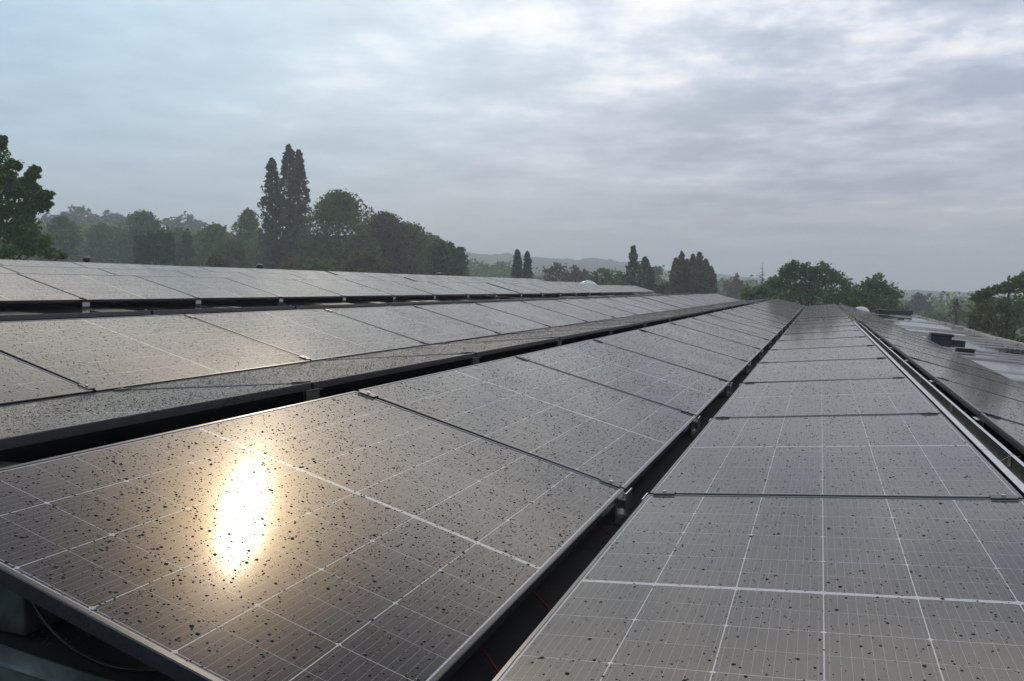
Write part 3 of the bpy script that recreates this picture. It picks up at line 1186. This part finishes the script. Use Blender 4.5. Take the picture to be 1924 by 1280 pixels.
def base_rail(y, label):
    a, b = -2.35, -.95
    o = MB()
    Lg = b-a
    o.box(0, Lg, -.03, .03, 0, .004).box(0, Lg, -.03, -.026, .004, .035).box(0, Lg, .026, .03, .004, .035)
    r = o.build('base_rail', M['galv_dull'], None)
    r.location = (a, y, zr(a)+.014)
    r.rotation_euler = (0, SL, 0)
    tag(r, label, 'rail', 'rails lying across the roof')


base_rail(1.08, 'grey metal rail lying on the felt at the bottom left corner')
base_rail(1.56, 'black shadowed rail on the felt under the glint panel')



def gravel():
    rng = np.random.default_rng(12)
    mb = MB()
    for _ in range(260):
        x, y = rng.uniform(-1.54, -1.36), rng.uniform(1.20, 1.75)
        r = rng.uniform(.0018, .0042)
        c = Vector((x, y, zr(x)+.010+r*.4))
        vs = [c+Vector(v)*r*rng.uniform(.7, 1.3) for v in ((1, 0, 0), (-1, 0, 0), (0, 1, 0), (0, -1, 0), (0, 0, .8), (0, 0, -.8))]
        mb.poly(vs, [(0, 2, 4), (2, 1, 4), (1, 3, 4), (3, 0, 4), (2, 0, 5), (1, 2, 5), (3, 1, 5), (0, 3, 5)])
    tag(mb.build('gravel', M['concrete']), 'loose wet gravel on the dark roof under the glint panel', None, None, 'stuff')


gravel()

# ---------------------------------------------------------------- landscape
ground_sheet()
ridge('hills', 'hazy wooded hills on the horizon between and behind the trees',
      [(-400, 520), (0, 500), (300, 490), (600, 478), (800, 476), (870, 474), (930, 479), (1000, 484), (1070, 491), (1120, 488), (1200, 497), (1240, 507), (1290, 514), (1350, 517),
       (1400, 520), (1440, 526), (1520, 536), (1600, 545), (1700, 548), (1760, 547), (1820, 553), (1924, 556), (2300, 553)], 900, 420, 2, .75)
ridge('hills', 'nearer wooded hill behind the trees at the left',
      [(-500, 470), (-100, 450), (60, 440), (150, 432), (250, 436), (350, 440), (420, 452), (520, 466), (640, 480), (760, 494), (900, 510), (1100, 524), (1300, 533), (1500, 541)], 430, 220, 8, .8)


def wood_belt():
    """the low belt of distant bushes and wood nobody could count"""
    rng = np.random.default_rng(21)
    cs, sg = [], []
    for _ in range(2400):
        px = rng.uniform(-150, 2050)
        D = rng.uniform(180, 320)
        top = np.interp(px, [-150, 60, 400, 860, 1000, 1250, 1450, 1700, 1900, 2050], [432, 426, 440, 490, 518, 530, 540, 566, 574, 580])
        c = at(px, top+rng.uniform(0, 70)+abs(rng.normal(0, 6)), D)
        c.z = max(c.z, .5)
        cs.append(tuple(c))
        sg.append(rng.uniform(1.2, 2.4))
    V, Q = leaf_quads(cs, sg, 46, .5, rng)
    o = link('distant_wood', np_mesh('distant_wood', V, Q, L_MID))
    tag(o, 'low hazy belt of distant bushes and wood below the hills', None, None, 'stuff')


wood_belt()

# left: big maple at the picture's edge
make_tree('maple_tree', 'big green maple at the left edge with open lobed branches', 'tree',
          [(-70, 330, 66, 56), (-14, 290, 18, 26), (4, 268, 7, 11), (-60, 430, 86, 56), (4, 330, 26, 18), (24, 308, 9, 6), (32, 312, 6, 5), (60, 328, 11, 6), (68, 318, 6, 5), (52, 338, 12, 7), (40, 358, 22, 14), (66, 352, 9, 6), (88, 366, 12, 6), (78, 372, 12, 7),
           (90, 384, 5, 5), (60, 388, 20, 12), (46, 402, 30, 18), (10, 396, 46, 34), (-20, 340, 40, 50), (14, 352, 30, 22), (36, 420, 36, 20), (50, 444, 34, 18), (28, 436, 40, 22), (62, 454, 26, 13), (70, 470, 30, 12), (98, 478, 18, 7), (116, 481, 9, 4), (0, 470, 56, 22), (-90, 380, 76, 56)],
          44, L_MAPLE, .10, 2.6, 28, 1, trunk=-70, r0=.38)
# the hill-top trees at left, far
g = 'hazy flat topped pines on the far left hill'
for i, (px, py, w, h, lab) in enumerate([(105, 418, 34, 20, 'hazy tree beside the maple on the far left hill'), (150, 410, 40, 20, 'broad hazy pine crown left of the gap in the hilltop trees'),
                                         (212, 414, 34, 17, 'hazy pine with sky gaps beneath its crown on the hill'), (345, 417, 44, 16, 'long flat hazy pine canopy on the hill left of the poplars')]):
    make_tree('pine_tree', lab, 'tree', [(px-w*.5, py+4, w*.5, h*.7), (px, py-2, w*.55, h*.8), (px+w*.5, py+3, w*.45, h*.7), (px, py+h*.9, w*.7, h*.6), (px-w*.3, py+h*1.6, w*.6, h*.8), (px+w*.3, py+h*1.6, w*.6, h*.8)],
              330, L_CON, .62, 2.6, 16, 30+i, group=g, ground_z=4)
# hazy mid trees at left
for i, (px, top, w, D, mt, lab, nm) in enumerate([
        (118, 410, 76, 150, L_DARK, 'hazy dark round tree right of the maple', 'broadleaf_tree'),
        (190, 426, 84, 170, L_DARK, 'hazy dark tree in the dip left of the willow', 'broadleaf_tree'),
        (268, 402, 104, 160, L_DARK, 'tall hazy tree with a ragged top behind the willow', 'broadleaf_tree'),
        (405, 426, 96, 140, L_MID, 'pale green tree left of the poplars behind the cedar', 'broadleaf_tree'),
        (430, 452, 90, 118, L_CHEST, 'olive and reddish tree in front left of the poplars', 'broadleaf_tree'),
        (466, 396, 66, 150, L_MID, 'airy crowned tree just left of the poplars', 'broadleaf_tree'),
        (560, 440, 130, 125, L_DARK, 'dark tree filling the foot of the poplars', 'broadleaf_tree'),
        (637, 366, 152, 108, L_CHEST, 'big round chestnut with yellowing top right of the poplars', 'chestnut_tree'),
        (722, 406, 128, 112, L_RUST, 'rust tinged tree between the chestnut and the conifers', 'broadleaf_tree'),
        (768, 424, 118, 114, L_CHEST, 'olive tree with sloping top left of the dark conifers', 'broadleaf_tree'),
        (600, 446, 120, 116, L_DARK, 'dark green tree filling in left of the chestnut foot', 'broadleaf_tree'),
        (690, 448, 120, 120, L_MID, 'green tree low between the chestnut and the rust tinged tree', 'broadleaf_tree'),
        (335, 434, 96, 150, L_MID, 'hazy green tree behind the willow and the cedar', 'broadleaf_tree'),
        (232, 436, 90, 185, L_MID, 'pale hazy tree low left of the ragged topped tree', 'broadleaf_tree'),
        (808, 446, 116, 128, L_CHEST, 'olive tree behind the ragged conifer clump', 'broadleaf_tree'),
        (500, 446, 100, 140, L_MID, 'green tree behind the feet of the left poplar', 'broadleaf_tree'),
        (868, 466, 26, 100, L_WIL, 'slim drooping green tree at the right end of the conifers', 'broadleaf_tree')]):
    spire_tree(nm, lab, 'tree', px, top, 560, w, D, mt, .21*D/120, 100+i, 'dome', w/80)
# willow and cedar
rng = np.random.default_rng(5)
lob = [(295, 430, 28, 14), (268, 445, 20, 14), (312, 442, 22, 14)]
for k in range(22):
    px = 256+k*3.4+rng.normal(0, 1)
    for j in range(3):
        lob.append((px, 448+j*17+rng.normal(0, 3)+abs(k-11)*.6, 4.5, 13))
make_tree('weeping_willow', 'dark green weeping willow with hanging curtains of leaves', 'tree', lob, 108, L_WIL, .17, 3.0, 8, 5, trunk=295)
rng = np.random.default_rng(6)
lob = []
for k in range(11):
    y = 440+k*8.5+rng.normal(0, 2)
    for s_ in (-1, 1):
        reach = (5+k*2.3)*rng.uniform(.55, 1.15)
        for q in range(4):
            lob.append((352+s_*reach*(q+1)/4+rng.normal(0, 1.2), y+q*1.2+rng.normal(0, 1.2), 4.5+k*.3, 2.4))
lob.append((352, 434, 3, 7))
make_tree('cedar_tree', 'thin layered cedar with flat horizontal branches beside the willow', 'tree', lob, 125, L_CON, .15, 1.3, 9, 6, trunk=352, depth=.5)
# poplars
spire_tree('poplar_tree', 'shorter slim columnar poplar, left of the tall pair', 'tree', 514, 299, 535, 40, 118, L_POP, .24, 1, 'column', 1.5, 'tall columnar poplars', lean=-3)
spire_tree('poplar_tree', 'tallest columnar poplar with pointed top, above the chestnut', 'tree', 547, 274, 535, 46, 116, L_POP, .24, 2, 'column', 1.5, 'tall columnar poplars', lean=-4)
spire_tree('poplar_tree', 'columnar poplar stem pressed against the tallest one', 'tree', 561, 284, 535, 40, 118, L_POP, .24, 3, 'column', 1.4, 'tall columnar poplars', lean=0)
# low shrubs before the wood
for i, (px, py, w, h, mt, lab) in enumerate([(545, 506, 52, 20, L_YEL, 'small yellowing bush peeping over the roof below the poplars'), (685, 492, 84, 34, L_YEL, 'yellow brown bush in front of the rust tinged tree'),
                                             (410, 495, 40, 26, L_RUST, 'pinkish brown bush left of the black cowl'), (595, 500, 60, 26, L_DARK, 'dark bush between the cowl and the yellow bush')]):
    make_tree('bush', lab, 'bush', [(px-w*.28, py+3, w*.26, h*.5), (px+w*.25, py+2, w*.28, h*.5), (px, py-h*.2, w*.26, h*.45), (px, py+h*.6, w*.5, h*.6)], 88, mt, .2, 2.4, 16, 140+i, group='bushes beyond the roof')
# dark conifers at the end of the wood
for i, (px, top, w) in enumerate([(816, 458, 34), (830, 452, 34), (846, 457, 36), (862, 466, 30)]):
    spire_tree('conifer_tree', ['dark conifer leftmost in the ragged conifer clump', 'tallest dark conifer in the ragged conifer clump', 'third dark conifer in the ragged clump', 'rightmost dark conifer of the ragged clump'][i],
               'tree', px, top, 540, w, 98, L_DARK, .16, 20+i, 'column', .8, 'dark conifers at the end of the wood')
# middle distance
spire_tree('thuja_tree', 'taller of two dark pointed thujas side by side', 'tree', 972, 470, 545, 26, 105, L_CON, .17, 31, 'thuja', 1.2, 'pair of dark thujas')
spire_tree('thuja_tree', 'shorter of two dark pointed thujas side by side', 'tree', 991, 474, 545, 24, 105, L_CON, .17, 32, 'thuja', 1.2, 'pair of dark thujas')
for i, (px, py, w, h, D, mt, lab, cov) in enumerate([
        (905, 515, 60, 30, 240, L_MID, 'pale hazy tree right of the conifer clump', 2.2), (940, 508, 44, 24, 270, L_RUST, 'hazy brownish tree left of the thujas', 2.2),
        (1046, 512, 50, 34, 130, L_BARE, 'thin twiggy tree right of the thujas', 1.1), (1085, 518, 60, 28, 140, L_RUST, 'low brownish tree below the hills left of the skylight', 2.0),
        (1137, 522, 62, 34, 110, L_MID, 'bushy green tree behind the left skylight dome', 1.7), (1168, 528, 40, 26, 118, L_DARK, 'dark low tree at the foot of the spruce', 2.0),
        (1232, 520, 36, 36, 170, L_DARK, 'hazy tree between the small spruce and the poplar clump', 2.0), (1250, 545, 40, 22, 100, L_YEL, 'yellow green bush left of the poplar clump', 2.2),
        (1384, 540, 42, 36, 170, L_RUST, 'hazy reddish tree left of the dead spruce', 2.0)]):
    make_tree('broadleaf_tree', lab, 'tree', [(px-w*.25, py, w*.24, h*.42), (px+w*.22, py-h*.08, w*.26, h*.44), (px, py-h*.3, w*.22, h*.36), (px+w*.05, py+h*.4, w*.46, h*.5), (px-w*.3, py+h*.35, w*.2, h*.4)],
              D, mt, .24*D/120, cov, 16, 160+i)
spire_tree('spruce_tree', 'tall pointed spruce right of the white skylight dome', 'tree', 1190, 465, 578, 66, 104, L_CON, .2, 41, 'cone', 1.5)
spire_tree('poplar_tree', 'slim yellowish poplar squeezed behind the tall spruce', 'tree', 1212, 484, 552, 22, 112, L_POP, .2, 42, 'column', .8)
spire_tree('spruce_tree', 'small dark spruce right of the tall spruce', 'tree', 1223, 503, 575, 42, 98, L_CON, .18, 43, 'cone', 1.0)
spire_tree('spruce_tree', 'tiny hazy spruce right of the poplar clump', 'tree', 1363, 530, 565, 18, 190, L_CON, .3, 44, 'cone', .7)
for i, (px, top, w) in enumerate([(1270, 486, 20), (1281, 474, 18), (1291, 488, 16), (1302, 479, 18), (1314, 475, 22), (1326, 488, 20), (1336, 502, 18)]):
    spire_tree('poplar_tree', ['leftmost spire of the poplar clump', 'tall left spire of the poplar clump', 'short inner spire left of the poplar clump middle', 'middle spire of the poplar clump',
                               'tall right spire of the poplar clump', 'right sloping spire of the poplar clump', 'rightmost low spire of the poplar clump'][i], 'tree', px, top, 562, w, 96+(i % 3)*1.5, L_POPL, .16, 50+i, 'column', 1.0, 'broad clump of short poplars')


def dead_spruce():
    rng = np.random.default_rng(3)
    B = at(1431, 570, 80)
    T = at(1432, 494, 80)
    root = empty('dead_spruce', (B.x, B.y, 0), (0, 0, 0), 'bare dead spruce with a thin spike left of the oak', 'tree')
    h = T.z
    mb = MB()
    mb.tube([(0, 0, -.2), (.02, 0, h*.5), (0, .03, h*.8), (.02, 0, h)], [.16, .10, .05, .012], 7)
    for k in range(46):
        z = h*rng.uniform(.45, .97)
        a = rng.uniform(0, 6.28)
        ln = (1-z/h)*2.4+.18
        mb.tube([(0, 0, z), (ln*.6*math.cos(a), ln*.6*math.sin(a), z-.02), (ln*math.cos(a), ln*math.sin(a), z-.12)], [.02, .012, .005], 4)
    mb.build('trunk', M['bark'], root)
    cs = [(rng.normal(0, .45), rng.normal(0, .45), h*rng.uniform(.45, .72)) for _ in range(26)]
    V, Q = leaf_quads(cs, [.16]*26, 40, .08, rng)
    link('crown', np_mesh('crown', V, Q, L_CON), root)


dead_spruce()
# right centre: oak group
make_tree('robinia_tree', 'large dark leafy tree with a lumpy top beyond the roof end', 'tree',
          [(1490, 500, 17, 11), (1478, 512, 15, 10), (1510, 505, 15, 11), (1545, 503, 20, 12), (1530, 515, 18, 12), (1566, 518, 18, 13), (1580, 530, 20, 14), (1460, 524, 16, 9), (1450, 535, 14, 8), (1475, 538, 26, 14), (1505, 530, 24, 16),
           (1540, 540, 34, 18), (1590, 548, 26, 16), (1500, 556, 34, 16), (1560, 565, 40, 16), (1460, 558, 24, 12), (1600, 568, 24, 14), (1520, 578, 60, 14), (1520, 528, 30, 16), (1490, 518, 22, 12), (1550, 525, 26, 16), (1525, 552, 50, 22), (1480, 548, 34, 18), (1575, 552, 34, 20)], 66, L_DARK, .13, 1.5, 30, 200, trunk=1525, r0=.3)
make_tree('broadleaf_tree', 'fresh green bush tree in front of the dead spruce', 'tree', [(1425, 545, 24, 13), (1408, 552, 16, 10), (1440, 552, 20, 12), (1425, 562, 34, 12)], 62, L_MID, .14, 2.2, 20, 201)
make_tree('broadleaf_tree', 'rounded dark tree at the right of the lumpy tree', 'tree',
          [(1650, 530, 20, 13), (1668, 545, 20, 15), (1630, 538, 20, 12), (1640, 555, 34, 18), (1675, 565, 20, 18), (1655, 578, 40, 16), (1625, 575, 26, 14), (1685, 585, 18, 12)], 72, L_DARK, .15, 2.1, 24, 202, trunk=1650)
make_tree('broadleaf_tree', 'brighter green tree in front of the rounded dark tree', 'tree', [(1622, 555, 22, 12), (1605, 565, 20, 12), (1635, 568, 26, 14), (1615, 580, 34, 12)], 64, L_LIGHT, .14, 2.0, 22, 203)
make_tree('pine_tree', 'lone hazy pine in front of the right hills', 'tree', [(1727, 558, 13, 9), (1716, 570, 14, 8), (1738, 572, 13, 8), (1727, 580, 24, 9), (1745, 582, 8, 5), (1710, 584, 8, 6)], 175, L_CON, .26, 2.4, 20, 204)
make_tree('bush', 'twiggy brown bush between the lone pine and the right tree', 'bush', [(1797, 580, 11, 14), (1790, 592, 14, 10), (1806, 592, 12, 10), (1797, 570, 6, 8)], 90, L_BARE, .13, 1.0, 16, 205)
make_tree('bush', 'hazy bush right of the lone pine', 'bush', [(1762, 592, 20, 10), (1750, 598, 16, 10), (1778, 598, 18, 10)], 140, L_DARK, .22, 1.6, 16, 206)
make_tree('broadleaf_tree', 'brown green tree at the right edge with two rounded heads', 'tree',
          [(1848, 553, 13, 9), (1861, 548, 11, 8), (1836, 560, 10, 8), (1905, 533, 18, 11), (1890, 542, 14, 9), (1925, 525, 16, 12), (1940, 540, 26, 20), (1875, 575, 34, 16), (1905, 575, 26, 16), (1850, 580, 26, 14), (1835, 598, 26, 14),
           (1870, 605, 36, 18), (1910, 605, 36, 20), (1890, 630, 44, 16), (1940, 600, 40, 30), (1840, 612, 20, 12)], 56, L_CHEST, .13, 2.2, 26, 207, trunk=1895, r0=.25)


def flagpole(px, top, base, D, label, mat=None, fy=0, fw=0, fh=0):
    B, T = at(px, base, D), at(px, top, D)
    root = empty('flagpole', (B.x, B.y, 0), (0, 0, 0), label, 'flagpole', 'flagpoles in front of the right hills')
    mb = MB().tube([(0, 0, -.2), (0, 0, T.z)], [.10, .05], 8)
    mb.lathe([(.02, T.z), (.09, T.z+.05), (.02, T.z+.14)], 8)
    mb.build('pole', M['pole'], root)
    if mat:
        k = D/FPX
        F = at(px, fy, D)
        n = 10
        w, h = fw*k, fh*k
        m2 = MB()
        vs = []
        for s in (.012, -.012):
            for i in range(n):
                f = i/(n-1)
                for zz in (h/2, -h/2):
                    p = RIGHT*(f*w)
                    vs.append((p.x+.0, p.y+math.sin(f*7)*.12*w*f+s, F.z+zz-f*f*h*.25))
        fs = []
        for i in range(n-1):
            a = i*2
            fs += [(a, a+1, a+3, a+2), (2*n+a, 2*n+a+2, 2*n+a+3, 2*n+a+1), (a, a+2, 2*n+a+2, 2*n+a), (a+1, 2*n+a+1, 2*n+a+3, a+3)]
        fs += [(0, 2*n, 2*n+1, 1), (2*n-2, 2*n-1, 4*n-1, 4*n-2)]
        m2.poly(vs, fs).build('flag', mat, root)


flagpole(1751, 541, 610, 230, 'grey flagpole with a drooping red flag', M['flag_red'], 568, 11, 7)
flagpole(1776, 549, 610, 230, 'pole with a yellow orange flag at its top', M['flag_yellow'], 552, 9, 6)
flagpole(1800, 552, 610, 230, 'bare thin pole by the twiggy brown bush')

# ---------------------------------------------------------------- haze


def haze():
    mt = bpy.data.materials.new('haze')
    mt.use_nodes = True
    t = NT(mt.node_tree)
    out = t.n('ShaderNodeOutputMaterial')
    v = t.n('ShaderNodeVolumePrincipled', inp={'Color': (.85, .92, 1.0, 1), 'Density': .0014, 'Anisotropy': .2})
    t.t.links.new(v.outputs[0], out.inputs['Volume'])
    o = MB().box(-1600, 1600, -1600, 1600, -1.6, H+50).build('haze', mt)
    tag(o, 'thin pale autumn haze over the whole landscape', None, None, 'stuff')


haze()
